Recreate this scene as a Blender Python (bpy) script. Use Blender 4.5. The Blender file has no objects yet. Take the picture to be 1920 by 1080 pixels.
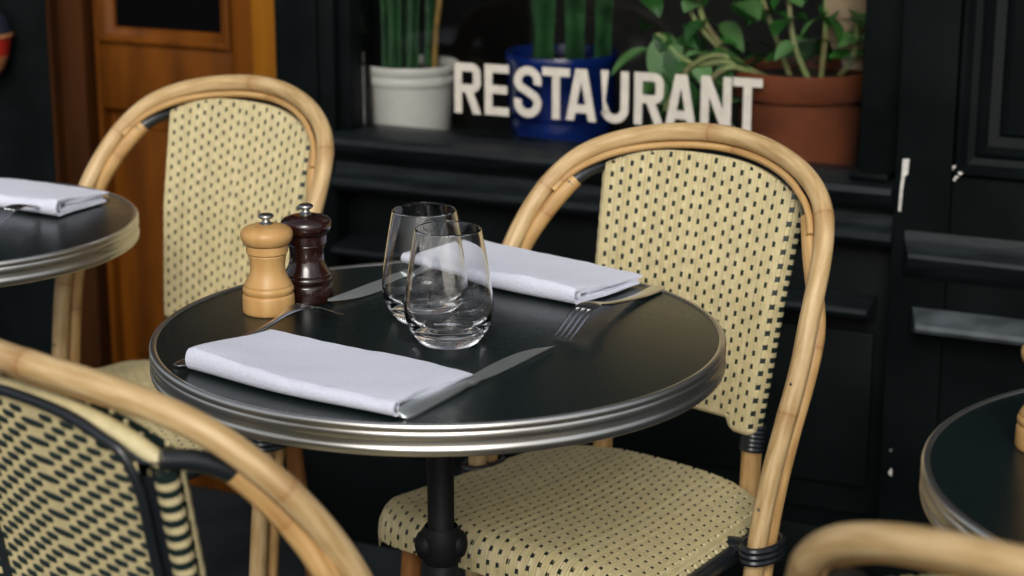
import bpy, bmesh, math, random
import numpy as np
from mathutils import Vector
R = math.radians
random.seed(7); RNG = np.random.default_rng(7)

# ------------------------------------------------------------------ camera, sky, sun, exposure
scene = bpy.context.scene
COL = scene.collection
cam = bpy.data.cameras.new('camera'); camo = bpy.data.objects.new('camera', cam); COL.objects.link(camo)
camo.location = (0, 0, 1.318); camo.rotation_euler = (R(90 - 15.25), 0, 0)
cam.sensor_width = 36; cam.lens = 36 * 3700 / 1920
cam.clip_start = 0.05; cam.clip_end = 500
cam.dof.use_dof = True; cam.dof.focus_distance = 2.04; cam.dof.aperture_fstop = 5.4; cam.dof.aperture_blades = 0
scene.camera = camo

SUN_EL, SUN_AZ = 34, 183        # azimuth measured from +Y towards +X
world = bpy.data.worlds.new('World'); scene.world = world; world.use_nodes = True
wn = world.node_tree; bg = wn.nodes['Background']
sky = wn.nodes.new('ShaderNodeTexSky'); sky.sky_type = 'NISHITA'; sky.sun_disc = False
sky.sun_elevation = R(SUN_EL); sky.sun_rotation = R(SUN_AZ); sky.air_density = 1.0; sky.dust_density = 3.0; sky.ozone_density = 1.0
hs = wn.nodes.new('ShaderNodeHueSaturation'); hs.inputs['Saturation'].default_value = .42
wn.links.new(sky.outputs[0], hs.inputs['Color']); wn.links.new(hs.outputs[0], bg.inputs[0]); bg.inputs[1].default_value = 0.10
sl = bpy.data.lights.new('sun', 'SUN'); sl.energy = 1.15; sl.angle = R(25); sl.color = (1, .98, .93)
so = bpy.data.objects.new('sun', sl); COL.objects.link(so)
d = Vector((math.sin(R(SUN_AZ)) * math.cos(R(SUN_EL)), math.cos(R(SUN_AZ)) * math.cos(R(SUN_EL)), math.sin(R(SUN_EL))))
so.rotation_euler = d.to_track_quat('Z', 'Y').to_euler(); so.location = d * 20
scene.view_settings.view_transform = 'Standard'; scene.view_settings.look = 'None'
scene.view_settings.exposure = 0.42; scene.view_settings.gamma = 1
scene.cycles.max_bounces = 12; scene.cycles.transmission_bounces = 12; scene.cycles.transparent_max_bounces = 12
scene.cycles.glossy_bounces = 6; scene.cycles.sample_clamp_indirect = 6; scene.cycles.use_denoising = True

# ------------------------------------------------------------------ materials
def mat(name, col, rough=.5, metal=0., var=0., scale=30., bump=0., bscale=200., spec=.5, col2=None, stretch=None, coat=0., sheen=0., detail=5):
    m = bpy.data.materials.new(name); m.use_nodes = True; nt = m.node_tree; p = nt.nodes['Principled BSDF']
    p.inputs['Base Color'].default_value = (*col, 1); p.inputs['Roughness'].default_value = rough
    p.inputs['Metallic'].default_value = metal; p.inputs['Specular IOR Level'].default_value = spec
    p.inputs['Coat Weight'].default_value = coat; p.inputs['Coat Roughness'].default_value = .15
    p.inputs['Sheen Weight'].default_value = sheen
    tc = nt.nodes.new('ShaderNodeTexCoord'); mp = nt.nodes.new('ShaderNodeMapping')
    nt.links.new(tc.outputs['Object'], mp.inputs[0])
    if stretch: mp.inputs['Scale'].default_value = stretch
    if var > 0 or col2:
        n = nt.nodes.new('ShaderNodeTexNoise'); n.inputs['Scale'].default_value = scale; n.inputs['Detail'].default_value = detail
        nt.links.new(mp.outputs[0], n.inputs[0])
        r = nt.nodes.new('ShaderNodeValToRGB'); r.color_ramp.elements[0].position = .35; r.color_ramp.elements[1].position = .68
        c2 = col2 if col2 else tuple(c * (1 - var) for c in col)
        r.color_ramp.elements[0].color = (*c2, 1); r.color_ramp.elements[1].color = (*[min(1, c * (1 + var * .6)) for c in col], 1)
        nt.links.new(n.outputs[0], r.inputs[0]); nt.links.new(r.outputs[0], p.inputs['Base Color'])
        ma = nt.nodes.new('ShaderNodeMapRange'); ma.inputs[3].default_value = rough * .8; ma.inputs[4].default_value = min(1, rough * 1.25)
        nt.links.new(n.outputs[0], ma.inputs[0]); nt.links.new(ma.outputs[0], p.inputs['Roughness'])
    if bump > 0:
        n2 = nt.nodes.new('ShaderNodeTexNoise'); n2.inputs['Scale'].default_value = bscale; n2.inputs['Detail'].default_value = 4
        nt.links.new(mp.outputs[0], n2.inputs[0])
        b = nt.nodes.new('ShaderNodeBump'); b.inputs['Strength'].default_value = bump; b.inputs['Distance'].default_value = .002
        nt.links.new(n2.outputs[0], b.inputs['Height']); nt.links.new(b.outputs[0], p.inputs['Normal'])
    return m

def rattan_mat(name, base, node):
    # bare cane: streaks along the pole, darker rings at the growth nodes (UV.y is the length in metres)
    m = bpy.data.materials.new(name); m.use_nodes = True; nt = m.node_tree; L = nt.links; p = nt.nodes['Principled BSDF']
    p.inputs['Roughness'].default_value = .52; p.inputs['Coat Weight'].default_value = .06; p.inputs['Coat Roughness'].default_value = .25
    uv = nt.nodes.new('ShaderNodeUVMap'); sp = nt.nodes.new('ShaderNodeSeparateXYZ'); L.new(uv.outputs[0], sp.inputs[0])
    mp = nt.nodes.new('ShaderNodeMapping'); mp.inputs['Scale'].default_value = (9, 14, 1); L.new(uv.outputs[0], mp.inputs[0])
    n = nt.nodes.new('ShaderNodeTexNoise'); n.inputs['Scale'].default_value = 1.2; n.inputs['Detail'].default_value = 5; L.new(mp.outputs[0], n.inputs[0])
    r = nt.nodes.new('ShaderNodeValToRGB'); r.color_ramp.elements[0].position = .3; r.color_ramp.elements[1].position = .7
    r.color_ramp.elements[0].color = (*[c * f for c, f in zip(base, (.68, .6, .45))], 1); r.color_ramp.elements[1].color = (*[c * f for c, f in zip(base, (1.08, 1.1, 1.15))], 1)
    L.new(n.outputs[0], r.inputs[0])
    fr = nt.nodes.new('ShaderNodeMath'); fr.operation = 'MULTIPLY'; fr.inputs[1].default_value = 1 / .235; L.new(sp.outputs[1], fr.inputs[0])
    fc = nt.nodes.new('ShaderNodeMath'); fc.operation = 'FRACT'; L.new(fr.outputs[0], fc.inputs[0])
    rr = nt.nodes.new('ShaderNodeValToRGB'); e = rr.color_ramp.elements
    e[0].position = 0; e[0].color = (.0, .0, .0, 1); e[1].position = 1; e[1].color = (0, 0, 0, 1)
    for pos, v in ((.44, .0), (.485, .35), (.498, 1), (.506, .6), (.53, .45), (.62, .0)):
        k = e.new(pos); k.color = (v, v, v, 1)
    L.new(fc.outputs[0], rr.inputs[0])
    n3 = nt.nodes.new('ShaderNodeTexNoise'); n3.inputs['Scale'].default_value = 30; L.new(uv.outputs[0], n3.inputs[0])
    mu = nt.nodes.new('ShaderNodeMath'); mu.operation = 'MULTIPLY'; L.new(rr.outputs[0], mu.inputs[0]); L.new(n3.outputs[0], mu.inputs[1])
    m2 = nt.nodes.new('ShaderNodeMath'); m2.operation = 'MULTIPLY'; m2.inputs[1].default_value = 1.35; L.new(mu.outputs[0], m2.inputs[0])
    mp4 = nt.nodes.new('ShaderNodeMapping'); mp4.inputs['Scale'].default_value = (6, 60, 1); L.new(uv.outputs[0], mp4.inputs[0])
    n4 = nt.nodes.new('ShaderNodeTexNoise'); n4.inputs['Scale'].default_value = 1.0; n4.inputs['Detail'].default_value = 3; L.new(mp4.outputs[0], n4.inputs[0])
    mr = nt.nodes.new('ShaderNodeMapRange'); mr.inputs[1].default_value = .60; mr.inputs[2].default_value = .74; mr.inputs[4].default_value = .17; L.new(n4.outputs[0], mr.inputs[0])
    mxx = nt.nodes.new('ShaderNodeMath'); mxx.operation = 'MAXIMUM'; mxx.use_clamp = True; L.new(m2.outputs[0], mxx.inputs[0]); L.new(mr.outputs[0], mxx.inputs[1]); mu = mxx
    mx = nt.nodes.new('ShaderNodeMix'); mx.data_type = 'RGBA'; L.new(mu.outputs[0], mx.inputs['Factor']); L.new(r.outputs[0], mx.inputs[6]); mx.inputs[7].default_value = (*node, 1)
    L.new(mx.outputs[2], p.inputs['Base Color'])
    b = nt.nodes.new('ShaderNodeBump'); b.inputs['Strength'].default_value = .15; b.inputs['Distance'].default_value = .001
    L.new(n.outputs[0], b.inputs['Height']); L.new(b.outputs[0], p.inputs['Normal'])
    return m

def strand_tint(m):
    # each resin strand has its own slight tint (a random value kept in its UV)
    nt = m.node_tree; p = nt.nodes['Principled BSDF']; src = p.inputs['Base Color'].links[0].from_socket
    uv = nt.nodes.new('ShaderNodeUVMap'); sp = nt.nodes.new('ShaderNodeSeparateXYZ'); nt.links.new(uv.outputs[0], sp.inputs[0])
    r = nt.nodes.new('ShaderNodeValToRGB'); e = r.color_ramp.elements; e[0].color = (.88, .86, .80, 1); e[1].color = (1.06, 1.05, 1.03, 1); e[0].position = 0; e[1].position = .55
    k = e.new(.8); k.color = (1.0, .97, .88, 1)
    nt.links.new(sp.outputs[0], r.inputs[0]); mx = nt.nodes.new('ShaderNodeMix'); mx.data_type = 'RGBA'; mx.blend_type = 'MULTIPLY'; mx.inputs['Factor'].default_value = 1
    nt.links.new(src, mx.inputs[6]); nt.links.new(r.outputs[0], mx.inputs[7]); nt.links.new(mx.outputs[2], p.inputs['Base Color'])

def wood_mat(name, base, dark, rough=.4, axis_scale=(14, 14, 1.2), scale=6, coat=.1, spec=.4):
    m = mat(name, base, rough, col2=dark, scale=scale, stretch=axis_scale, bump=.05, bscale=60, coat=coat, detail=8, spec=spec)
    return m

def glass_mat(name, col=(1, 1, 1), ior=1.5):
    m = bpy.data.materials.new(name); m.use_nodes = True; p = m.node_tree.nodes['Principled BSDF']
    p.inputs['Base Color'].default_value = (*col, 1); p.inputs['Roughness'].default_value = 0; p.inputs['IOR'].default_value = ior
    p.inputs['Transmission Weight'].default_value = 1
    return m

def pane_mat(name):
    m = bpy.data.materials.new(name); m.use_nodes = True; nt = m.node_tree; nt.nodes.clear()
    o = nt.nodes.new('ShaderNodeOutputMaterial'); mx = nt.nodes.new('ShaderNodeMixShader')
    t = nt.nodes.new('ShaderNodeBsdfTransparent'); t.inputs[0].default_value = (.95, .95, .945, 1)
    g = nt.nodes.new('ShaderNodeBsdfGlossy'); g.inputs['Roughness'].default_value = .02; g.inputs[0].default_value = (.38, .4, .4, 1)
    f = nt.nodes.new('ShaderNodeFresnel'); f.inputs[0].default_value = 1.45
    nt.links.new(f.outputs[0], mx.inputs[0]); nt.links.new(t.outputs[0], mx.inputs[1]); nt.links.new(g.outputs[0], mx.inputs[2]); nt.links.new(mx.outputs[0], o.inputs[0])
    return m

M = {}
M['paint'] = mat('black shop paint', (.0025, .0043, .0044), .46, var=.35, scale=9, bump=.25, bscale=45, spec=.13)
M['paint_slate'] = mat('worn slate paint', (.007, .0105, .012), .42, var=.6, scale=30, bump=.35, bscale=50, spec=.3, stretch=(.35, 4, 4))
M['paint_worn'] = mat('rubbed pale slate paint', (.06, .072, .078), .5, var=.5, scale=22, bump=.3, bscale=50, spec=.4)
M['chip'] = mat('bare primer', (.62, .6, .55), .8, var=.2, scale=120)
M['oak'] = wood_mat('varnished oak', (.145, .043, .0020), (.065, .018, .0012), .55, (5, 5, .8), 3, 0, .12)
M['oak_orange'] = wood_mat('orange oak', (.25, .092, .004), (.16, .057, .0025), .5, (5, 5, .8), 3, 0, .15)  # brighter orange oak of the frame right of the door
M['oak_shaded'] = wood_mat('shade-tinted oak', (.050, .016, .0035), (.025, .008, .002), .6, (5, 5, .8), 3, 0, .1)  # shade on the door's left side, painted in as darker oak
M['door_glass'] = mat('dark door glass', (.002, .002, .0025), .12, spec=.15)
M['pane'] = pane_mat('window glass')
M['letter'] = mat('cream vinyl lettering', (.56, .515, .44), .7, var=.1, scale=60)
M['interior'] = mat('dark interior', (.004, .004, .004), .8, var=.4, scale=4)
M['shelf'] = mat('dark shelf', (.014, .016, .018), .5, var=.3, scale=8)
M['pave'] = mat('wet grey paving', (.030, .035, .037), .85, var=.35, scale=6, bump=.3, bscale=60, spec=.12)
M['white_pot'] = mat('white glazed pot', (.85, .85, .80), .35, var=.1, scale=14)
M['blue_pot'] = mat('cobalt glazed pot', (.006, .028, .20), .18, var=.3, scale=10, coat=.5)
M['terracotta'] = mat('terracotta', (.21, .052, .014), .75, var=.3, scale=11, bump=.2, bscale=90)
M['soil'] = mat('potting soil', (.03, .018, .01), .95, var=.5, scale=80, bump=.6, bscale=120)
M['cactus'] = mat('cactus skin', (.02, .085, .025), .45, var=.45, scale=25, col2=(.006, .03, .012))
M['cane_stem'] = mat('dry stem', (.32, .2, .05), .6, var=.4, scale=40)
M['leaf'] = mat('glossy leaf', (.038, .165, .026), .4, var=.5, scale=14, col2=(.008, .06, .010))
M['leaf_pale'] = mat('pale leaf', (.12, .29, .085), .45, var=.3, scale=14)
M['vine'] = mat('vine stem', (.24, .34, .11), .5, var=.5, scale=40, col2=(.26, .22, .11))
M['dry_leaf'] = mat('dry leaf', (.36, .27, .17), .6, var=.4, scale=20)
M['amber'] = mat('amber brown', (.5, .2, .03), .35, var=.3, scale=20)
M['red'] = mat('red shade', (.42, .018, .01), .5, var=.15, scale=20)
M['tan_edge'] = mat('ochre trim', (.40, .16, .06), .5, var=.2, scale=20)
M['navy'] = mat('navy cap', (.006, .009, .022), .6)
M['laminate'] = mat('black laminate', (.0052, .0108, .0110), .27, var=.05, scale=9, spec=.42)
M['rim'] = mat('brushed brass and nickel', (.72, .70, .65), .33, 1., var=.04, scale=8)
M['iron'] = mat('black cast iron', (.005, .005, .0055), .6, bump=.3, bscale=160, spec=.25)
M['steel'] = mat('polished steel', (.66, .67, .66), .24, 1.)
M['satin'] = mat('satin steel', (.70, .72, .71), .36, 1.)
M['blade'] = mat('brushed blade steel', (.74, .77, .75), .46, 1.)
M['pewter'] = mat('brushed pewter', (.42, .41, .39), .28, 1.)
M['beech'] = wood_mat('beech', (.56, .335, .125), (.46, .25, .08), .42, (5, 5, 1), 12, .08)
M['dark_wood'] = wood_mat('dark chocolate lacquered wood', (.028, .007, .005), (.012, .004, .003), .16, (5, 5, 1), 12, .7)
M['groove'] = mat('dark groove', (.2, .09, .03), .6)
M['glass'] = glass_mat('tumbler glass')
M['cloth'] = mat('white cotton', (.64, .66, .76), .9, var=.03, scale=400, bump=.5, bscale=260, sheen=.2)
M['rattan'] = rattan_mat('pale cane', (.575, .405, .20), (.26, .10, .022))
M['rattan2'] = rattan_mat('honey cane', (.55, .34, .135), (.24, .09, .018))
M['cane_shaded'] = rattan_mat('shade-tinted cane', (.34, .14, .035), (.14, .05, .012))  # orange-brown leg cane, darkened further to paint in shade under the tables
M['strand'] = mat('cream resin strand', (.565, .49, .285), .40, var=.1, scale=70, spec=.5)
strand_tint(M['strand'])
M['strand_dark'] = mat('bottle black strand', (.008, .018, .016), .4, spec=.5)
M['binding'] = mat('black binding', (.010, .013, .016), .32, spec=.6)

# ------------------------------------------------------------------ mesh helpers
class MB:
    def __init__(self): self.v = []; self.f = []; self.m = []; self.uv = []; self.n = 0
    def add(self, verts, faces, mi=0, uv=None):
        b = self.n; verts = np.asarray(verts, float).reshape(-1, 3)
        self.v.append(verts); self.n += len(verts)
        for k, f in enumerate(faces):
            self.f.append([b + i for i in f]); self.m.append(mi if np.isscalar(mi) else mi[k])
            self.uv.append([tuple(uv[i]) for i in f] if uv is not None else [(0, 0)] * len(f))
        return self
    def grid(self, P, mi=0, closed=False, flip=False, uv=None):
        P = np.asarray(P, float); a, b = P.shape[:2]; F = []
        for i in range(a - 1):
            for j in range(b if closed else b - 1):
                q = [i * b + j, i * b + (j + 1) % b, (i + 1) * b + (j + 1) % b, (i + 1) * b + j]
                F.append(q[::-1] if flip else q)
        return self.add(P.reshape(-1, 3), F, mi, uv)
    def tube(self, pts, rad, n=12, mi=0, caps=True, v0=0., squash=None):
        pts = np.asarray(pts, float); k = len(pts)
        seg = np.linalg.norm(np.diff(pts, axis=0), axis=1); s = np.r_[0, np.cumsum(seg)]
        r = np.array([rad(x) for x in s]) if callable(rad) else np.broadcast_to(np.asarray(rad, float), (k,))
        T = np.gradient(pts, axis=0); T /= np.linalg.norm(T, axis=1)[:, None] + 1e-12
        up = np.array([0, 0, 1.]) if abs(T[0][2]) < .9 else np.array([1., 0, 0])
        N = np.cross(T[0], up); N /= np.linalg.norm(N); Ns = [N]
        for i in range(1, k):
            N = Ns[-1] - T[i] * (Ns[-1] @ T[i]); N /= np.linalg.norm(N); Ns.append(N)
        Ns = np.array(Ns); B = np.cross(T, Ns); a = np.linspace(0, 2 * np.pi, n, endpoint=False)
        P = pts[:, None] + r[:, None, None] * (np.cos(a)[None, :, None] * Ns[:, None] + np.sin(a)[None, :, None] * B[:, None])
        uv = np.stack(np.broadcast_arrays((a / (2 * np.pi))[None, :], (s + v0)[:, None]), -1).reshape(-1, 2)
        F = []; mis = []
        for i in range(k - 1):
            for j in range(n):
                F.append([i * n + j, i * n + (j + 1) % n, (i + 1) * n + (j + 1) % n, (i + 1) * n + j]); mis.append(mi if np.isscalar(mi) else mi[i])
        if caps:
            F.append(list(range(n))[::-1]); mis.append(mis[0]); F.append([(k - 1) * n + j for j in range(n)]); mis.append(mis[-2])
        return self.add(P.reshape(-1, 3), F, mis, uv)
    def lathe(self, prof, n=48, c=(0, 0, 0), mi=0):
        prof = np.asarray(prof, float); a = np.linspace(0, 2 * np.pi, n, endpoint=False)
        P = np.stack([c[0] + prof[:, 0, None] * np.cos(a), c[1] + prof[:, 0, None] * np.sin(a), c[2] + np.broadcast_to(prof[:, 1, None], (len(prof), n))], -1)
        k = len(prof); F = []; ms = []
        for i in range(k - 1):
            for j in range(n):
                F.append([i * n + j, i * n + (j + 1) % n, (i + 1) * n + (j + 1) % n, (i + 1) * n + j]); ms.append(mi if np.isscalar(mi) else mi[i])
        return self.add(P.reshape(-1, 3), F, ms)
    def box(self, x0, x1, y0, y1, z0, z1, bev=.002, mi=0):
        bm = bmesh.new(); bmesh.ops.create_cube(bm, size=1)
        for v in bm.verts: v.co = Vector((x0 + (v.co.x + .5) * (x1 - x0), y0 + (v.co.y + .5) * (y1 - y0), z0 + (v.co.z + .5) * (z1 - z0)))
        if bev: bmesh.ops.bevel(bm, geom=bm.edges[:], offset=bev, segments=2, profile=.6, affect='EDGES')
        bm.verts.index_update(); self.add([v.co[:] for v in bm.verts], [[v.index for v in f.verts] for f in bm.faces], mi); bm.free(); return self
    def extrude_x(self, prof, x0, x1, mi=0, slant0=0, slant1=0):
        # closed profile of (y, z) swept along x; slant shifts the end by depth (a mitred end)
        p = np.asarray(prof, float); k = len(p)
        A = np.c_[x0 + slant0 * -p[:, 0], p]; B = np.c_[x1 + slant1 * p[:, 0], p]
        F = [[j, k + j, k + (j + 1) % k, (j + 1) % k] for j in range(k)] + [list(range(k)), [k + j for j in range(k)][::-1]]
        return self.add(np.r_[A, B], F, mi)
    def build(self, name, mats, parent=None, sharp=40, smooth=True):
        me = bpy.data.meshes.new(name); V = np.concatenate(self.v)
        me.from_pydata(V.tolist(), [], self.f); me.update()
        for m in (mats if isinstance(mats, (list, tuple)) else [mats]): me.materials.append(m)
        me.polygons.foreach_set('material_index', np.array(self.m, dtype=np.int32))
        uvl = me.uv_layers.new(name='UVMap'); uvl.data.foreach_set('uv', np.array([c for f in self.uv for c in f], dtype=np.float32).ravel())
        bm = bmesh.new(); bm.from_mesh(me); bmesh.ops.recalc_face_normals(bm, faces=bm.faces[:]) if self.recalc else None
        bm.to_mesh(me); bm.free()
        if smooth:
            me.polygons.foreach_set('use_smooth', np.ones(len(me.polygons), dtype=bool)); me.set_sharp_from_angle(angle=R(sharp))
        o = bpy.data.objects.new(name, me); COL.objects.link(o)
        if parent: o.parent = parent
        return o
    recalc = True

def thing(name, label, cat, loc=(0, 0, 0), rz=0., group=None):
    o = bpy.data.objects.new(name, None); COL.objects.link(o); o.empty_display_size = .05
    o.location = loc; o.rotation_euler = (0, 0, rz); tag(o, label, cat, group); return o
def tag(o, label, cat, group=None):
    o['label'] = label; o['category'] = cat
    if group: o['group'] = group
    return o
def copy_tree(o, parent=None):
    c = o.copy(); COL.objects.link(c)
    if parent: c.parent = parent
    for ch in list(o.children): copy_tree(ch, c)
    return c
def spline(pts, n=12):
    pts = np.asarray(pts, float); P = np.vstack([2 * pts[0] - pts[1], pts, 2 * pts[-1] - pts[-2]]); out = []
    for i in range(1, len(P) - 2):
        p0, p1, p2, p3 = P[i - 1:i + 3]
        for t in np.linspace(0, 1, n, endpoint=False):
            out.append(.5 * ((2 * p1) + (p2 - p0) * t + (2 * p0 - 5 * p1 + 4 * p2 - p3) * t * t + (3 * p1 - p0 - 3 * p2 + p3) * t ** 3))
    return np.array(out + [pts[-1]])
def smooth(t): t = np.clip(t, 0, 1); return t * t * (3 - 2 * t)

# ------------------------------------------------------------------ ground
g = MB(); g.add([(-60, -60, 0), (60, -60, 0), (60, 60, 0), (-60, 60, 0)], [[0, 1, 2, 3]])
pv = g.build('pavement', M['pave']); pv['kind'] = 'structure'

# ------------------------------------------------------------------ the restaurant front (local x along the wall, y into it)
YAW = R(25)
shop = thing('restaurant_front', 'black painted wooden restaurant front with a lettered window and brown door', 'building', (0, 3.1, 0), -YAW)
S = shop
m = MB()
m.box(-3.2, -.905, -.004, .3, 0, 2.75, .002)                       # left of the door
m.box(-.425, -.313, -.02, .2, .172, 2.75, .004)                  # between door and window
m.box(-.395, -.34, -.028, -.0205, .75, 3.0, .003)
m.build('wall', M['paint'], S)
m = MB(); m.box(-.311, .624, .012, .2, .172, .60, .003)
for x0, x1 in ((-.28, .14), (.18, .60)):                        # raised panels under the window
    m.box(x0, x1, .002, .0115, .22, .47, .006)
m.build('window_apron', M['paint'], S)
m = MB(); m.box(-.425, .63, -.055, .2, 0, .17, .006); m.box(.632, 3.2, -.075, .2, 0, .17, .006); m.build('plinth', M['paint'], S)
sp = [(.06, .60), (-.006, .604), (-.022, .609), (-.036, .617), (-.042, .626), (-.040, .636), (-.030, .641), (-.024, .647), (-.022, .660), (-.027, .668), (-.040, .676), (-.053, .686), (-.058, .698), (-.054, .706), (-.044, .7095), (.06, .7115)]
m = MB(); m.extrude_x(sp, -.312, .629); m.build('window_sill', M['paint_slate'], S, 30)
lp = [(.011, .492), (-.02, .497), (-.045, .505), (-.05, .513), (-.045, .519), (.011, .527)]
m = MB(); m.extrude_x(lp, -.31, .60); m.build('ledge', M['paint_slate'], S, 30)
# pilaster on the right with its own mouldings
m = MB(); m.box(.63, .712, -.04, .2, .172, 2.75, .003); m.box(.7125, 3.2, -.018, .2, .172, 2.75, .003); m.box(.7128, 3.2, -.0395, -.0185, .172, .731, .003)
m.build('pilaster', M['paint'], S)
lp2 = [(-.0405, .575), (-.052, .585), (-.062, .596), (-.066, .604), (-.069, .611), (-.067, .617), (-.056, .624), (-.045, .634), (-.0405, .645)]
m = MB(); m.extrude_x(lp2, .628, 3.2, slant0=.5); m.build('pilaster_ledge', M['paint_slate'], S, 30)
lp3 = [(-.0405, .495), (-.066, .500), (-.086, .506), (-.090, .512), (-.086, .518), (-.0405, .531)]
m = MB(); m.extrude_x(lp3, .652, 3.2, slant0=.35); m.build('ledge', M['paint_worn'], S, 30)
def frame_mould(x0, z0, x1, z1, prof, mb):
    ring = []
    for i, y in prof: ring.append([(x0 + i, y, z0 + i), (x1 - i, y, z0 + i), (x1 - i, y, z1 - i), (x0 + i, y, z1 - i)])
    mb.grid(np.array(ring), closed=True, flip=True)
m = MB(); frame_mould(.7155, .733, 2.2, 2.6, [(0, -.0185), (0, -.046), (.004, -.052), (.010, -.053), (.014, -.046), (.017, -.040), (.026, -.036), (.034, -.040), (.038, -.034), (.042, -.026), (.056, -.022), (.062, -.026), (.066, -.0185)], m)
m.build('panel_moulding', M['paint'], S, 25)
# flaked paint
def flake():
    global ch
    ch.build('paint_flake', M['chip'], S); ch = MB()
ch = MB()
pts = [(.6405, .749), (.6500, .7505), (.6490, .728), (.6445, .724), (.6425, .700), (.6415, .672), (.6380, .672), (.6385, .700), (.6400, .724)]
k = len(pts); ch.add([(x, -.0410, z) for x, z in pts] + [(x, -.0402, z) for x, z in pts], [list(range(k))] + [[j, (j + 1) % k, k + (j + 1) % k, k + j] for j in range(k)]); flake()
def chip(x, y, z, r, sq=1.):
    a = np.linspace(0, 2 * np.pi, 9, endpoint=False); rr = r * (1 + .3 * np.sin(3 * a + x * 900))
    P = [(x + q * math.cos(b), y, z + q * sq * math.sin(b)) for q, b in zip(rr, a)]; ch.add(P + [(px, y + .002, pz) for px, py, pz in P], [list(range(9))] + [[j, (j + 1) % 9, 9 + (j + 1) % 9, 9 + j] for j in range(9)]); flake()
chip(.7175, -.0535, .7470, .0021); chip(.7145, -.0412, .7415, .0024); chip(.7268, -.0543, .7385, .0030, .7); chip(.7222, -.0545, .7330, .0024, .6); chip(.7190, -.0545, .7290, .0018, .6); chip(.7165, -.0412, .7255, .0018); chip(.7205, -.0545, .7310, .0016)
chip(.647, -.0408, .27, .0022, 2.6); chip(.6455, -.0408, .305, .001)
# window
win = MB()
win.box(-.311, -.288, -.008, .06, .712, 2.1, .003); win.box(.563, .629, .004, .06, .712, 2.1, .003); win.box(-.312, .6295, -.02, .3, 2.101, 2.75, .003); win.box(.560, .618, -.036, .0035, .7125, .722, .002)
window = win.build('window', M['paint'], S)
pn = MB(); pn.box(-.287, .562, .030, .035, .7125, 2.1, 0); pn.build('pane', M['pane'], window)
# interior of the display
m = MB(); m.box(-.55, 1.4, .062, .8, .60, .664, .002); m.build('display_shelf', M['shelf'], window)
m = MB(); m.box(-.60, 1.5, 1.3, 1.34, .3, 2.6, 0); m.box(-.60, -.56, .21, 1.29, .3, 2.6, 0); m.box(1.41, 1.45, .21, 1.29, .3, 2.6, 0); m.box(-.55, 1.4, .31, 1.29, 2.2, 2.24, 0); m.build('inner_wall', M['interior'], window)
# lettering: strokes of round-cornered condensed capitals
CH, ST = .0825, .0134
def arc(cx, cz, rx, rz, a0, a1, n=9): return [(cx + rx * math.cos(R(a)), cz + rz * math.sin(R(a))) for a in np.linspace(a0, a1, n)]
def glyph(c, w):
    h = CH; s = ST; q = s / 2; r = w - s
    if c == 'R': return [[(q, 0), (q, h)], [(0, h - q)] + [(w * .45, h - q)] + arc(w - q - .010, h - q - .010, .010, .010, 90, 0, 6) + arc(w - q - .010, h * .52 + .010 - q * .3, .010, .010, 0, -90, 6) + [(q, h * .50)], [(w * .52, h * .5), (w - q * .95, 0)]]
    if c == 'E': return [[(q, 0), (q, h)], [(0, h - q), (w, h - q)], [(0, h * .51), (w * .93, h * .51)], [(0, q), (w, q)]]
    if c == 'S':
        rr = r / 2; cx = w / 2
        return [arc(cx, h - q - rr, rr, rr, -18, 180, 14) + [(q, h * .68)] + [(q + .004, h * .60), (cx, h * .51), (w - q - .004, h * .41)] + [(w - q, h * .32)] + arc(cx, q + rr, rr, rr, 0, -198, 14)]
    if c == 'T': return [[(0, h - q), (w, h - q)], [(w / 2, 0), (w / 2, h - q)]]
    if c == 'A': return [[(q * .95, 0), (w / 2 - q * .45, h)], [(w - q * .95, 0), (w / 2 + q * .45, h)], [(w * .25, h * .235), (w * .75, h * .235)]]
    if c == 'U': return [[(q, h), (q, q + r / 2)] + arc(w / 2, q + r / 2, r / 2, r / 2, 180, 360, 12) + [(w - q, h)]]
    if c == 'N': return [[(q, 0), (q, h)], [(w - q, 0), (w - q, h)], [(q * 1.1, h), (w - q * 1.1, 0)]]
let = MB(); lay = 0
def stroke(pts, x0, z0):
    global lay
    lay += 1; y = .0297 - .00012 * (lay % 5); P = np.array(pts); T = np.gradient(P, axis=0); T /= np.linalg.norm(T, axis=1)[:, None]; N = np.c_[-T[:, 1], T[:, 0]]
    for i in range(1, len(P) - 1):
        t1 = (P[i] - P[i - 1]) / np.linalg.norm(P[i] - P[i - 1]); t2 = (P[i + 1] - P[i]) / np.linalg.norm(P[i + 1] - P[i]); b = t1 + t2; b /= np.linalg.norm(b); N[i] = np.array([-b[1], b[0]]) / max(.5, b @ t1)
    A = P + N * ST / 2; B = P - N * ST / 2; k = len(P); f = .0004
    if abs(T[0][0]) < .6 and abs(T[0][0]) > .05 and k == 2:      # slanted stems end level
        for Q in (A, B):
            for i in (0, 1): Q[i, 0] += T[0][0] / T[0][1] * (P[i, 1] - Q[i, 1]); Q[i, 1] = P[i, 1]
    V = [(x0 + a[0], y, z0 + a[1]) for a in A] + [(x0 + b[0], y, z0 + b[1]) for b in B] + [(x0 + a[0], y + f, z0 + a[1]) for a in A] + [(x0 + b[0], y + f, z0 + b[1]) for b in B]
    F = []
    for i in range(k - 1): F += [[i, i + 1, k + i + 1, k + i], [2 * k + i, 3 * k + i, 3 * k + i + 1, 2 * k + i + 1], [i, 2 * k + i, 2 * k + i + 1, i + 1], [k + i, k + i + 1, 3 * k + i + 1, 3 * k + i]]
    F += [[0, k, 3 * k, 2 * k], [k - 1, 3 * k - 1, 4 * k - 1, 2 * k - 1]]
    let.add(V, F)
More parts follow.
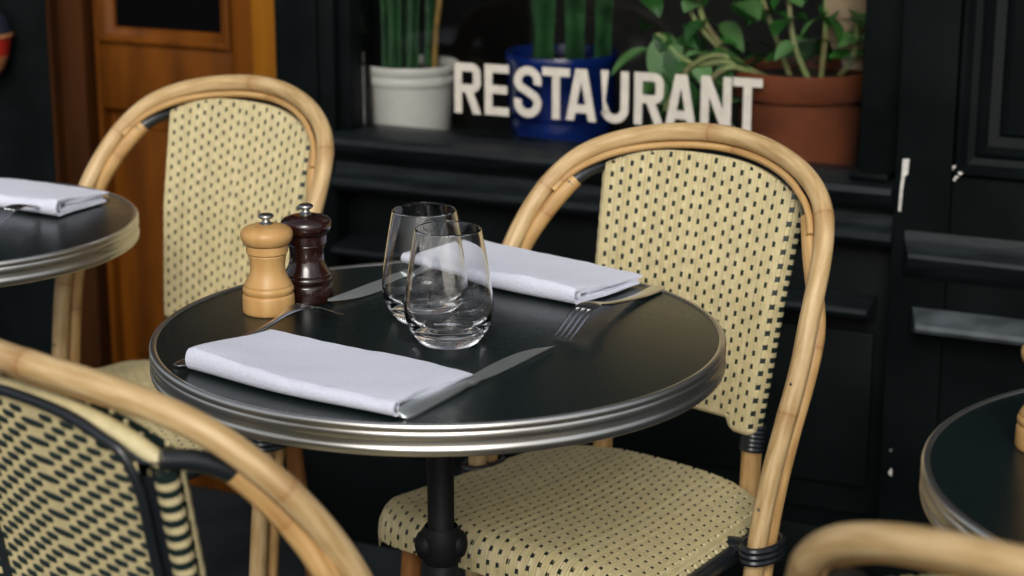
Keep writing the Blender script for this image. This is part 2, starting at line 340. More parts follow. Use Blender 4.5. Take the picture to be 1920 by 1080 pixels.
for c, a, b in (('R', -.1168, -.0697), ('E', -.0622, -.0195), ('S', -.0102, .0380), ('T', .0392, .0870), ('A', .0810, .1320), ('U', .1398, .1870), ('R', .1962, .2450), ('A', .2485, .2985), ('N', .3057, .3550), ('T', .3571, .4040)):
    for st in glyph(c, b - a): stroke(st, a, .7485 + .0085 * (a + .117) / .52)
let.build('lettering', M['letter'], window, smooth=False)
# door
door = MB(); DY = .055
door.box(-.8985, -.8365, DY, DY + .05, 0, 2.2, .003); door.box(-.5585, -.4905, DY, DY + .05, 0, 2.2, .003)
door.box(-.836, -.559, DY + .001, DY + .049, .698, .8165, .003); door.box(-.836, -.559, DY + .001, DY + .049, 0, .2, .003); door.box(-.836, -.559, DY + .001, DY + .049, 2.0, 2.2, .003)
door = door.build('door', M['oak'], S)
m = MB(); m.box(-.8355, -.5595, DY + .022, DY + .04, .2005, .6975, .002); m.box(-.805, -.590, DY + .010, DY + .0215, .235, .663, .008); m.build('door_panel', M['oak'], door)
m = MB(); frame_mould(-.8355, .817, -.5595, 2.0, [(0, DY + .012), (0, DY - .004), (.006, DY - .008), (.012, DY - .003), (.016, DY + .006), (.026, DY + .011), (.029, DY + .02)], m); m.build('glazing_bead', M['oak'], door)
m = MB(); m.box(-.8065, -.5885, DY + .014, DY + .019, .846, 1.972, 0); m.build('door_glass', M['door_glass'], door)
m = MB(); m.box(-.9048, -.899, -.001, .19, 0, 2.26, 0); m.box(-.8985, -.845, .02, .0545, 0, 2.26, .002); m.build('door_jamb_shade', M['oak_shaded'], S)  # left jamb plus a strip over the stile, shade put into their colour
m = MB(); m.box(-.479, -.4265, -.005, .19, 0, 2.26, .004); m.build('door_frame', M['oak_orange'], S)
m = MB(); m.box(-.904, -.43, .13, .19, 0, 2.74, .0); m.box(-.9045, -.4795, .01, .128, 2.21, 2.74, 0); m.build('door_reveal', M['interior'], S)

# ------------------------------------------------------------------ world position of a point on the shop front
cy_, sy_ = math.cos(YAW), math.sin(YAW)
def wall(t, n, z): return (t * cy_ + n * sy_, 3.1 - t * sy_ + n * cy_, z)

# ------------------------------------------------------------------ pots and plants behind the glass
def pot(root, prof, material, soil_r, soil_z, n=48):
    m = MB(); m.lathe(prof, n); m.build('pot', material, root)
    m = MB(); a = [(0.0001, soil_z + .004), (soil_r * .5, soil_z + .006), (soil_r, soil_z)]; m.lathe(a, 32); m.build('soil', M['soil'], root)
def cactus_stem(mb, x, y, z0, z1, r, lean=(0, 0), ribs=6, mi=0):
    zz = np.linspace(z0, z1, 22); a = np.linspace(0, 2 * np.pi, ribs * 6, endpoint=False)
    P = np.array([[(x + lean[0] * (z - z0) + r * (1 + .06 * math.sin(z * 55)) * (1 - .28 * abs(math.sin(ribs * b / 2)) ** .7 * 1) * math.cos(b) * (1 if z < z1 - .02 else .6),
                    y + lean[1] * (z - z0) + r * (1 + .06 * math.sin(z * 55)) * (1 - .28 * abs(math.sin(ribs * b / 2)) ** .7) * math.sin(b), z) for b in a] for z in zz])
    mb.grid(P, mi, closed=True)
wp = thing('potted_cactus', 'tall dark green cactus stems in a white rimmed pot behind the window', 'potted plant', wall(-.256, .14, .6645), -YAW)
pot(wp, [(.0001, .002), (.060, .0), (.064, .002), (.0755, .108), (.0795, .110), (.081, .114), (.081, .120), (.0785, .124), (.0795, .127), (.0825, .130), (.0835, .140), (.082, .143), (.077, .142), (.074, .125), (.0001, .124)], M['white_pot'], .0738, .128)
for x, y, r, h, le in ((-.037, -.012, .010, .55, (-.02, 0)), (-.018, -.02, .012, .6, (.0, 0)), (.004, .0, .011, .6, (.02, .02)), (-.03, .03, .011, .5, (.0, 0)), (.02, .035, .012, .6, (.03, 0))):
    m = MB(); cactus_stem(m, x, y, .12, h, r, le); m.build('stem', M['cactus'], wp)
m = MB(); m.tube(spline([(.045, .0, .12), (.055, -.01, .2), (.066, -.012, .28), (.07, 0, .45)], 8), .005, 8); m.build('dry_stem', M['cane_stem'], wp)
bp = thing('potted_cactus', 'upright ribbed green cactus in a cobalt blue glazed pot', 'potted plant', wall(.018, .155, .6645), -YAW)
pot(bp, [(.0001, .002), (.056, 0), (.060, .003), (.072, .02), (.083, .045), (.0855, .06), (.0845, .068), (.088, .072), (.0905, .085), (.0905, .155), (.093, .16), (.094, .170), (.092, .176), (.086, .175), (.084, .155), (.0001, .154)], M['blue_pot'], .0836, .158)
for x, y, r, h, le in ((-.022, -.02, .017, .6, (.015, 0)), (.030, -.015, .017, .6, (.0, 0)), (.064, .02, .015, .5, (.03, 0)), (-.05, .03, .015, .45, (-.02, 0)), (.005, .04, .016, .6, (0, 0))):
    m = MB(); cactus_stem(m, x, y, .15, h, r, le, 5); m.build('stem', M['cactus'], bp)
tp = thing('potted_vine', 'trailing leafy green vine in a large terracotta pot behind the letters', 'potted plant', wall(.428, .155, .6645), -YAW)
pot(tp, [(.0001, .002), (.082, 0), (.086, .003), (.094, .055), (.0965, .09), (.0975, .0905), (.1005, .133), (.1005, .135), (.111, .136), (.1135, .139), (.1165, .172), (.1155, .178), (.110, .178), (.104, .155), (.0001, .154)], M['terracotta'], .1036, .158)
def leaf_mesh(mb, base, direction, length, width, droop=.3, mi=0, twist=0.):
    dvec = np.array(direction, float); dvec /= np.linalg.norm(dvec); side = np.cross(dvec, (0, 0, 1)); side /= np.linalg.norm(side) + 1e-9; nn = np.cross(side, dvec)
    c, s_ = math.cos(twist), math.sin(twist); side, nn = side * c + nn * s_, nn * c - side * s_
    rows = []
    for t in np.linspace(0, 1, 8):
        w = width * .5 * (math.sin(math.pi * min(1, t * .93 + .05)) ** .75) * (1 - .35 * t) * 1.2
        cpt = np.array(base) + dvec * length * t - np.array((0, 0, 1)) * droop * length * t * t
        rows.append([cpt + side * w * u + nn * (abs(u) * w * .35) for u in (-1, -.5, 0, .5, 1)])
    mb.grid(np.array(rows), mi)
rnd = random.Random(11)
vines = [[(-.06, -.03, .16), (-.10, -.06, .185), (-.16, -.075, .20), (-.215, -.075, .225)], [(-.07, -.02, .165), (-.12, -.06, .21), (-.17, -.06, .27), (-.19, -.04, .36)], [(-.03, -.05, .16), (-.09, -.09, .19), (-.15, -.09, .185), (-.20, -.085, .215)],
         [(-.02, 0, .16), (-.05, -.03, .26), (-.09, -.03, .36)], [(.02, -.03, .16), (.0, -.05, .22), (-.02, -.03, .30), (-.04, -.02, .42)], [(.03, .0, .16), (.04, -.02, .26), (.03, -.02, .4)],
         [(-.05, -.06, .16), (-.1, -.09, .2), (-.145, -.1, .185), (-.17, -.1, .15), (-.19, -.1, .11)], [(-.03, -.06, .16), (-.08, -.1, .185), (-.115, -.11, .16), (-.125, -.11, .11)], [(.05, .03, .16), (.08, 0, .2), (.09, -.02, .26)], [(-.10, -.05, .19), (-.14, -.07, .25), (-.155, -.06, .3)]]
for v in vines:
    P = spline(v, 7); m = MB(); m.tube(P, lambda s: .0048 - .006 * min(s, .4), 8); m.build('vine', M['vine'], tp)
lf = MB()
for k, v in enumerate(vines):
    P = spline(v, 8)
    for j in range(8, len(P), 4):
        for q in range(2):
            an = rnd.uniform(0, 6.28); L = rnd.uniform(.028, .055)
            leaf_mesh(lf, P[j], (math.cos(an), math.sin(an) - .5, rnd.uniform(-.7, .5)), L, L * .75, rnd.uniform(.1, .5), 0 if rnd.random() < .82 else 1, rnd.uniform(-.6, .6))
for k in range(85):                                             # the dense bush behind and above the pot
    an = rnd.uniform(0, 6.28); L = rnd.uniform(.03, .06)
    leaf_mesh(lf, (rnd.uniform(-.20, .11), rnd.uniform(-.02, .13), rnd.uniform(.17, .42)), (math.cos(an), math.sin(an) - .5, rnd.uniform(-.6, .6)), L, L * .7, rnd.uniform(.1, .5), 0, rnd.uniform(-.8, .8))
for k in range(34):                                             # foliage spilling over the near side of the pot
    an = rnd.uniform(0, 6.28); L = rnd.uniform(.03, .06)
    leaf_mesh(lf, (rnd.uniform(-.25, -.05), rnd.uniform(-.075, .02), rnd.uniform(.07, .24)), (math.cos(an), math.sin(an) - .4, rnd.uniform(-.9, .3)), L, L * .72, rnd.uniform(.1, .5), 0 if rnd.random() < .7 else 1, rnd.uniform(-.8, .8))
for b_, d_, L, w, mi in (((-.225, -.085, .20), (-.8, -.35, -.35), .07, .055, 1), ((-.21, -.08, .215), (.25, -.3, -.9), .10, .085, 1), ((-.20, -.08, .17), (.5, -.3, -.6), .07, .06, 0), ((-.13, -.06, .30), (-.7, -.5, .1), .06, .05, 1), ((-.10, -.05, .275), (.6, -.5, .0), .07, .06, 1), ((-.08, -.05, .285), (-.3, -.6, .3), .06, .055, 0),
                             ((-.17, -.09, .16), (.1, -.3, -.9), .06, .05, 0), ((-.24, -.07, .28), (.5, -.6, -.2), .055, .045, 0)):
    leaf_mesh(lf, b_, d_, L, w, .25, mi)
for vv in lf.v: vv[:, 1] = np.where(vv[:, 1] < -.085, -.085 + .2 * (vv[:, 1] + .085), vv[:, 1]).clip(-.116)
lf.recalc = False
lo = lf.build('leaves', [M['leaf'], M['leaf_pale']], tp, 60)
m = MB(); leaf_mesh(m, (.085, .02, .175), (.15, -.15, 1), .24, .13, .1); leaf_mesh(m, (.10, .05, .2), (-.3, -.3, .6), .16, .09, .5); leaf_mesh(m, (.07, .06, .17), (.3, -.1, .5), .1, .05, .7); m.recalc = False; m.build('dry_leaf', M['dry_leaf'], tp, 60)
cd = thing('amber_upright', 'amber turned upright form beside the white pot behind the window', 'candle holder', wall(-.353, .24, .6645), -YAW)  # stand-in for an orange shape whose identity is unsettled
m = MB(); m.lathe([(.0001, 0), (.03, 0), (.03, .008), (.009, .014), (.0085, .09), (.010, .094), (.0085, .10), (.0085, .115), (.012, .12)], 20); m.build('stem', M['amber'], cd)
m = MB(); m.lathe([(.012, .12), (.017, .128), (.018, .15), (.014, .158), (.0001, .159)], 20); m.build('upright_top', M['amber'], cd)
# red shade hanging at the far left
rs = thing('hanging_lamp', 'red lamp shade with ochre trim and navy cap hanging before black wall', 'lamp', wall(-1.012, -.05, .752))
m = MB(); m.lathe([(.0001, .0), (.022, .004), (.036, .02), (.046, .045), (.052, .075), (.0535, .083)], 40, mi=[1, 1, 1, 0, 0]); m.build('shade', [M['red'], M['tan_edge']], rs)
m = MB(); m.lathe([(.0537, .0832), (.052, .09), (.045, .11), (.03, .125), (.012, .132), (.0001, .133)], 40); m.build('cap', M['navy'], rs)
m = MB(); m.tube([(0, 0, .132), (0, 0, 1.6)], .003, 8); m.build('cord', M['navy'], rs)
m = MB(); m.lathe([(.0525, .0765), (.0555, .078), (.056, .082), (.0545, .0845)], 40); m.build('band', M['tan_edge'], rs)

# ------------------------------------------------------------------ bistro chair (local: faces -y, backrest towards +y)
CX = -.008
half = [(.1901, -.03, 0), (.2065, 0, .45), (.2216, .0612, .68), (.1742, .1585, .8261)]
APEX = (0, .2157, .868)
arch_pts = spline([(-x, y, z) for x, y, z in half] + [APEX] + half[::-1], 24)
def y_lean(z): return np.interp(z, [.45, .54, .69, .85, .9], [.130, .137, .158, .194, .207])
def hw(z): return .121 + .0235 * np.clip((np.asarray(z) - .53) / .29, 0, 1) ** .8
def ztop(u): return .8465 - .031 * np.abs(u) ** 2.6
def zbot(u): return .546 - .014 * smooth((np.abs(u) - .66) / .1)
def back_surf(u, z):
    u = np.asarray(u, float); z = np.asarray(z, float); x = u * hw(z)
    y = y_lean(z) - .6 * x ** 2 + .012 * np.clip(np.abs(u) - .92, 0, 1) / .08
    return np.stack(np.broadcast_arrays(CX + x, y, z), -1)

SEAT_Z = .463
def seat_hw(y): return np.interp(y, [-.2, -.16, .05, .15], [.210, .209, .186, .175])
def seat_back(u): return .144 - .062 * np.abs(u) ** 4
def seat_front(u): return -.165 + .035 * np.abs(u) ** 7
RF = .030
def seat_surf(u, s):                                            # s: distance from y=.15 towards the front, then over the rolled edge
    u = np.asarray(u, float); s = np.asarray(s, float); u, s = np.broadcast_arrays(u, s)
    sf = .15 - seat_front(u); y = .15 - np.minimum(s, sf); over = np.clip(s - sf, 0, None); a = np.clip(over / RF, 0, np.pi / 2); down = np.clip(over - RF * np.pi / 2, 0, None)
    y2 = y - RF * np.sin(a); z = SEAT_Z - .010 * (1 - (1 - np.abs(u) ** 2)) - RF * (1 - np.cos(a)) - down
    z = z - .018 * np.clip((np.abs(u) - .9) / .1, 0, 1) ** 2
    z = z - .012 * smooth((y - .06) / .09) * 0 - .006 * np.exp(-((y + .02) / .10) ** 2) * (1 - u ** 2)
    x = CX - .010 + u * seat_hw(y)
    return np.stack([x, y2, z], -1)

def weave(surf, ngroups, s_lo, s_hi, row, mb, flip=False, dot=.33):
    """cream strands in threes; the middle one dips under a dark weft every third row, in a chevron"""
    rj = np.random.default_rng(ngroups)
    for gi in range(ngroups):
        gd = abs(gi - (ngroups - 1) / 2) - .5; gd = int(round(gd))
        u0 = -1 + 2 * gi / ngroups; wu = 2 / ngroups
        for lo, hi, midd in ((0, .115, False), (.115, .315, False), (.315, .685, True), (.685, .885, False), (.885, 1, False)):
            ua, ub = u0 + wu * lo, u0 + wu * hi; um = (ua + ub) / 2
            a, b = float(s_lo(um)), float(s_hi(um)); n = max(4, int((b - a) / row * 4.0)); s = np.linspace(a, b, n)
            if midd:
                jj = np.arange(int(a / row) - 2, int(b / row) + 3); jj = jj[(jj + gd) % 2 == 0]; zc = (jj + rj.normal(0, .045, len(jj))) * row
                s = np.unique(np.r_[s, *(zc[:, None] + np.array([-.48, -.36, -.26, .26, .36, .48]) * row).tolist()]); s = s[(s >= a) & (s <= b)]
                dist = np.abs(s[:, None] - zc[None]).min(1) / row; dip = 1 - smooth((dist - dot) / .10)
            else:
                jj = np.arange(int(a / row) - 2, int(b / row) + 3); jj = jj[(jj + gd) % 2 == 0]; dist = np.abs(s[:, None] - (jj * row)[None]).min(1) / row; dip = 0 * s
            bul = .0003 * np.cos(np.clip(dist, 0, 1.5) / 1.5 * np.pi)
            us = np.array([ua, ua + (ub - ua) * .18, um, ub - (ub - ua) * .18, ub]); hh = np.array([-.0001, .0010, .0014, .0010, -.0001])
            U, Sg = np.meshgrid(us, s); P = surf(U, Sg); e = 1e-4
            N = np.cross(surf(U + e, Sg) - surf(U - e, Sg), surf(U, Sg + e) - surf(U, Sg - e)); N /= np.linalg.norm(N, axis=-1)[..., None] + 1e-12
            if flip: N = -N
            H = hh[None] * rj.uniform(.85, 1.15) + bul[:, None] - dip[:, None] * .0024
            P = P + N * H[..., None]
            mb.grid(P, uv=np.full((P.shape[0] * P.shape[1], 2), rj.uniform(.0, 1.)))

def bake_normals(o): pass

chair = thing('bistro_chair', 'cream woven bistro chair right behind the main table with its back to the window', 'chair')
T = chair
# outer arch of cane
def knot(s): return .0115 * (1 + .05 * math.exp(-(((s / .235) % 1 - .5) * .235 / .006) ** 2))
m = MB(); m.tube(arch_pts, knot, 16); m.build('arch_frame', M['rattan'], T)
for sx in (-1, 1):
    for zq in (.50, .64):
        A_ = arch_pts[:len(arch_pts) // 2] * [-sx, 1, 1]; q_ = np.array([np.interp(zq, A_[:, 2], A_[:, k_]) for k_ in range(3)])
        m = MB(); m.lathe([(.0001, .0006), (.0017, .0004), (.0022, -.0006)], 10); V_ = m.v[-1]
        m.v[-1] = np.c_[V_[:, 0], -V_[:, 2], V_[:, 1]] + q_ + np.array([0, -.0121, 0]); m.build('screw', M['pewter'], T)
# slimmer cane running beside it, from the floor up to the corner of the backrest
for sx in (-1, 1):
    A = arch_pts[:len(arch_pts) // 2] if sx < 0 else arch_pts[::-1][:len(arch_pts) // 2]
    A = A[A[:, 2] < .811]; w = smooth((A[:, 2] - .675) / .125)[:, None]
    off = (1 - w) * np.array([0, .0245, 0]) + w * np.array([-sx * .0215, .004, -.0085])
    P = A + off
    mm = MB(); mm.tube(P, lambda s: .0100, 14, v0=.09 + .05 * sx); mm.build('brace', M['rattan2'], T)
    e = P[-1]; q = np.array([CX + sx * .136, float(y_lean(.818)) + .010, .818])
    mm = MB(); mm.tube(spline([P[-3], e, e * .5 + q * .5 + (0, 0, .004), q], 6), [(.0094 - .0018 * i / 18) + .0005 * (i % 2) for i in range(19)], 12); mm.build('binding', M['binding'], T)
    # black tie at the seat
    c0 = np.interp(.452, A[:, 2], A[:, 0]), np.interp(.452, A[:, 2], A[:, 1])
    mm = MB()
    for zz in (.440, .447, .454):
        ring = [(c0[0] + .018 * math.cos(b) * (1), c0[1] + .012 + .031 * math.sin(b), zz) for b in np.linspace(0, 2 * np.pi, 25)]
        mm.tube(ring, .0042, 8, caps=False)
    xi = CX - .010 + sx * .158; mm.tube([(c0[0], c0[1] + .01, .447), (xi, c0[1] + .01, .438)], .0105, 10)
    mm.build('seat_tie', M['binding'], T)
    # rear leg and upright carrying the backrest
    mm = MB(); mm.tube(spline([(sx * .150, .190, 0), (CX + sx * .128, .158, .25), (CX + sx * .111, .145, .435)], 8), .0125, 14, v0=.05); mm.build('leg', M['cane_shaded'], T)
    mm = MB(); mm.tube([(CX + sx * .111, .1445, .436), (CX + sx * .1113, .146, .48), (CX + sx * .112, .147, .525)], .0125, 14, v0=.02); mm.build('upright', M['rattan2'], T)
    mm = MB(); zs = np.linspace(.504, .536, 13); mm.tube([(CX + sx * (.112), .147 + (z - .52) * .2, z) for z in zs], [.0148 + .0011 * (i % 2) for i in range(13)], 14); mm.build('binding', M['binding'], T)
    mm = MB(); mm.tube(spline([(CX + sx * .185, -.185, 0), (CX - .010 + sx * .170, -.158, .25), (CX - .010 + sx * .163, -.145, .44)], 8), .0125, 14, v0=.12); mm.build('leg', M['cane_shaded'], T)
    mm = MB(); mm.tube([(CX + sx * .176, -.168, .19), (sx * .194, -.02, .185), (sx * .140, .165, .19)], .0085, 10); mm.build('stretcher', M['cane_shaded'], T)
    # wrapped side of the backrest: cream turns over a black core
    zz = np.arange(.535, float(ztop(1)) - .002, .0062); path = back_surf(np.full(len(zz), float(sx)), zz) + np.array([-sx * .0078, .0085, 0])
    mi = [(k // 1) % 2 for k in range(len(zz) - 1)]
    zz2 = np.repeat(zz, 2)[1:-1]; path2 = np.repeat(path, 2, axis=0)[1:-1] + np.tile([[0, 0, 1e-4], [0, 0, -1e-4]], (len(zz) - 1, 1))
    mi2 = []
    for k in range(len(path2) - 1): mi2.append((k // 2) % 2 if k % 2 == 0 else 1)
    rr2 = [.0092 if (k // 2) % 2 == 0 else .0087 for k in range(len(path2))]
    mm = MB(); mm.tube(path2, rr2, 12, mi2); mm.build('wrapped_edge', [M['strand'], M['strand_dark']], T, 30)
m = MB(); m.tube(spline([(-.183, -.165, .2), (0, -.172, .205), (.165, -.165, .2)], 6), .0085, 10); m.build('stretcher', M['cane_shaded'], T)
# cane under the arch and the cream wrapped top of the backrest
us = np.linspace(-1, 1, 41)
m = MB(); P = np.array([np.array(p) for p in arch_pts]); i0 = [i for i in range(len(P)) if P[i, 2] > .79]; Q = P[i0[0]:i0[-1] + 1]; w = np.abs(Q[:, 0:1]) / .19
Q = Q + np.c_[-np.sign(Q[:, 0]) * .014 * np.clip(np.abs(Q[:, 0]) / .16, 0, 1) ** 2, np.full(len(Q), -.0075), -.0150 + .009 * np.clip(np.abs(Q[:, 0]) / .19, 0, 1) ** 3]
m.tube(Q, .0043, 12, v0=.1); m.build('inner_arch', M['rattan2'], T)
m = MB(); P = back_surf(us * .95, ztop(us)) + np.array([0, .0100, -.0105]); m.tube(P, .0085 * (1 - .55 * np.abs(us) ** 8), 14); m.build('wrapped_top', M['strand'], T)
# front weave over a dark ground
m = MB(); weave(back_surf, 22, lambda u: zbot(u), lambda u: ztop(u), .00815, m); m.recalc = False; m.build('backrest', M['strand'], T, 75)
m = MB(); uu = np.linspace(-.985, .985, 40); tt = np.linspace(0, 1, 24)
P = np.array([[back_surf(u, zbot(u) + .001 + (ztop(u) - zbot(u) - .003) * t) + np.array([0, .0003, 0]) for u in uu] for t in tt]); m.grid(P); m.recalc = False; m.build('weft', M['strand_dark'], T)
# lower hem
m = MB(); P = back_surf(us * .97, zbot(us * .97) - .0005) + np.array([0, .004, 0]); m.tube(P, .0048, 10); m.build('hem', M['strand'], T)
# rear face: cream ground with black floats, and its black piping
RB = .0235
def rear_surf(u, z):
    p = back_surf(u, z); p = np.array(p); p[..., 1] = y_lean(z) - .45 * (p[..., 0] - CX) ** 2 + RB; return p
def rz_top(u): return .841 - .030 * np.abs(u) ** 2.6
ur = .80
m = MB()
ncol = 54; row = .00815; ZB = .553
for c in range(ncol):
    ua, ub = -ur + 2 * ur * c / ncol, -ur + 2 * ur * (c + 1) / ncol; um = (ua + ub) / 2
    zs = np.linspace(ZB, float(rz_top(um / ur)), 40); U, Zg = np.meshgrid(np.array([ua, ua * .8 + ub * .2, um, ua * .2 + ub * .8, ub]), zs)
    P = rear_surf(U, Zg); P[..., 1] += np.array([-.0006, .0006, .001, .0006, -.0006])[None]; m.grid(P[:, ::-1])
m.recalc = False; m.build('rear_panel', M['strand'], T, 75)
m = MB(); ng = 18
def dash(ua, ub, zc):
    n = 7; us_ = np.linspace(ua, ub, n); rows = []
    endf = np.array([.55, .95, 1, 1, 1, .95, .55]); lift = np.array([.0004, .0014, .0019, .002, .0019, .0014, .0004])
    for k, (dz, dh) in enumerate(((-.0032, -.0006), (-.0024, .7), (0, 1.), (.0024, .7), (.0032, -.0006))):
        p = rear_surf(us_, np.full(n, zc) + dz * endf); p[:, 1] += lift * dh + .0006 if dh > 0 else .0002; rows.append(p)
    m.grid(np.array(rows)[:, ::-1])
j = 0
for j in range(int(ZB / row) + 1, int(.836 / row)):
    zc = (j + .5) * row; run = None
    for gi in range(ng + 1):
        gd = int(round(abs(gi - (ng - 1) / 2) - .5)); um = (-1 + 2 * (gi + .5) / ng)
        on = gi < ng and (j + gd) % 2 == 0 and zc < rz_top(um) - .004
        if on and run is None: run = gi
        if not on and run is not None:
            a, b = -ur + 2 * ur * run / ng, -ur + 2 * ur * gi / ng; dash(a - .18 * 2 * ur / ng, b + .18 * 2 * ur / ng, zc); run = None
m.recalc = False; m.build('rear_floats', M['strand_dark'], T, 75)
m = MB(); z1 = np.linspace(.545, .799, 20)
L_ = rear_surf(np.full(20, -ur), z1); Tq = rear_surf(np.linspace(-ur, ur, 25), rz_top(np.linspace(-1, 1, 25))); R_ = rear_surf(np.full(20, ur), z1[::-1])
m.tube(spline(np.r_[L_[::3], Tq[1:-1:2], R_[::3]] + np.array([0, .002, 0]), 4), .0044, 10); m.build('piping', M['binding'], T)
m = MB()
for sx in (-1, 1):
    zz = np.linspace(.54, .80, 20); A = rear_surf(np.full(20, sx * ur), zz) + np.array([0, -.003, 0]); B = back_surf(np.full(20, sx * .97), zz) + np.array([0, .009, 0]); m.grid(np.array([A, B]))
uu = np.linspace(-1, 1, 25); A = rear_surf(uu * ur, rz_top(uu)) + np.array([0, -.003, 0]); B = back_surf(uu * .97, ztop(uu) - .004) + np.array([0, .010, 0]); m.grid(np.array([A, B]))
m.recalc = False; m.build('lining', M['binding'], T)
# seat
m = MB(); weave(seat_surf, 30, lambda u: .15 - seat_back(u), lambda u: .15 - seat_front(u) + RF * np.pi / 2 + .013, .00815, m, True, .33); m.recalc = False; m.build('seat', M['strand'], T, 75)
m = MB(); uu = np.linspace(-.992, .992, 40); tt = np.linspace(0, 1, 40); P = []
for t in tt:
    rowp = []
    for u in uu:
        a = .15 - seat_back(u); b = .15 - seat_front(u) + RF * np.pi / 2 + .0125; p = seat_surf(u, a + (b - a) * t); p2 = seat_surf(u, a + (b - a) * t + 1e-3); dd = p2 - p; nn = np.array([0, dd[2], -dd[1]]); nn = nn / (np.linalg.norm(nn) + 1e-9); nn = nn if nn[2] > 0 or nn[1] < 0 else -nn
        rowp.append(p - nn * .0003)
    P.append(rowp)
m.grid(np.array(P)); m.recalc = False; m.build('seat_weft', M['strand_dark'], T)
th = np.linspace(-1, 1, 60); back = np.array([[CX - .010 + u * seat_hw(seat_back(u)) * .985, seat_back(u) - .010, SEAT_Z - .022] for u in th]); front = np.array([[CX - .010 + u * .187, seat_front(u) - .014, SEAT_Z - .040] for u in th[::-1]])
sidel = np.array([[CX - .010 + .985 * seat_hw(y), y, SEAT_Z - .030] for y in np.linspace(.04, -.11, 8)]); sider = sidel[::-1] * [-1, 1, 1] + [2 * (CX - .010), 0, 0]
m = MB(); m.tube(spline(np.r_[back[2:-2:5], sidel, front[4:-4:6], sider, back[2:3]], 4), .0115, 12, caps=False); m.build('seat_rail', M['binding'], T)
chair.location = (.1158, 2.1961, 0); chair.rotation_euler = (0, 0, -.6891)
chair['group'] = 'woven bistro chairs around the tables'
for loc, rz, lab in (((-.4848, 2.5639, 0), -.6628, 'cream woven bistro chair in front of the brown wooden door'),
                     ((-.235, 1.601, 0), 2.42, 'near bistro chair seen from behind showing black dashes in its cream weave'),
                     ((.4320, 1.2131, 0), 2.5717, 'bistro chair at the small right table with only its blurred top rail showing')):
    c = copy_tree(chair); c.location = loc; c.rotation_euler = (0, 0, rz); c['label'] = lab

# ------------------------------------------------------------------ round tables
TZ = .7285
table = thing('bistro_table', 'round black bistro table with metal rim laid with two tumblers and two mills', 'table')
m = MB(); m.lathe([(.0001, TZ), (.2935, TZ)], 128); m.lathe([(.2935, TZ - .001), (.2935, .70), (.0001, .70)], 128); m.build('tabletop', M['laminate'], table)
rim = [(0.2925, 0.7245), (0.2925, 0.729), (0.2945, 0.7302), (0.2975, 0.7303), (0.2993, 0.7288), (0.2999, 0.7265), (0.2997, 0.7245), (0.2991, 0.7232), (0.2991, 0.72224), (0.2997, 0.72138), (0.3, 0.71992), (0.3, 0.71734), (0.2997, 0.71622), (0.299, 0.71562), (0.2987, 0.71347), (0.2987, 0.7096), (0.299, 0.70788), (0.2997, 0.70702), (0.3001, 0.70556), (0.3001, 0.70384), (0.2998, 0.70272), (0.2993, 0.70186), (0.2993, 0.70014), (0.298, 0.69885), (0.29, 0.69868), (0.28, 0.69971)]
m = MB(); m.lathe(rim, 160); m.build('rim', M['rim'], table, 50)
m = MB(); m.lathe([(.0145, .70), (.0145, .50), (.0185, .495), (.0185, .06), (.03, .045)], 28); m.build('pole', M['iron'], table)
m = MB(); m.box(-.09, .09, -.02, .02, .683, .6985, .004); m.box(-.02, .02, -.09, .09, .6825, .698, .004); m.build('bracket', M['iron'], table)
m = MB()
for sx in (-1, 1):
    prof = [(.0001, -.0035), (.007, -.0025), (.013, .0005), (.0165, .0055), (.0168, .0095), (.015, .014), (.010, .017)]
    a = np.linspace(0, 2 * np.pi, 28, endpoint=False); P = np.array([[(sx * (.0255 - z), r * math.cos(b), .490 + r * math.sin(b)) for b in a] for r, z in prof]); m.grid(P, closed=True)
m.tube([(-.02, 0, .49), (.02, 0, .49)], .014, 16); m.lathe([(.019, .47), (.0215, .474), (.0215, .506), (.0175, .512)], 28); m.build('tilt_knob', M['iron'], table)
m = MB()
for k in range(3):
    a = k * 2 * np.pi / 3 + .5; m.tube(spline([(0, 0, .08), (.08 * math.cos(a), .08 * math.sin(a), .07), (.2 * math.cos(a), .2 * math.sin(a), .03), (.24 * math.cos(a), .24 * math.sin(a), .012)], 6), .014, 12)
m.build('base', M['iron'], table)
table.location = (-.0765, 1.985, 0); table.rotation_euler = (0, 0, .1); table['group'] = 'round bistro tables on the terrace'
c = copy_tree(table); c.location = (-.74, 2.49, 0); c.scale = (.84, .84, 1); c['label'] = 'round black bistro table with a napkin at the edge, in front of the door'
c = copy_tree(table); c.location = (.646, 1.54, 0); c['label'] = 'small round black table cut off at the frame edge near the black pilaster'

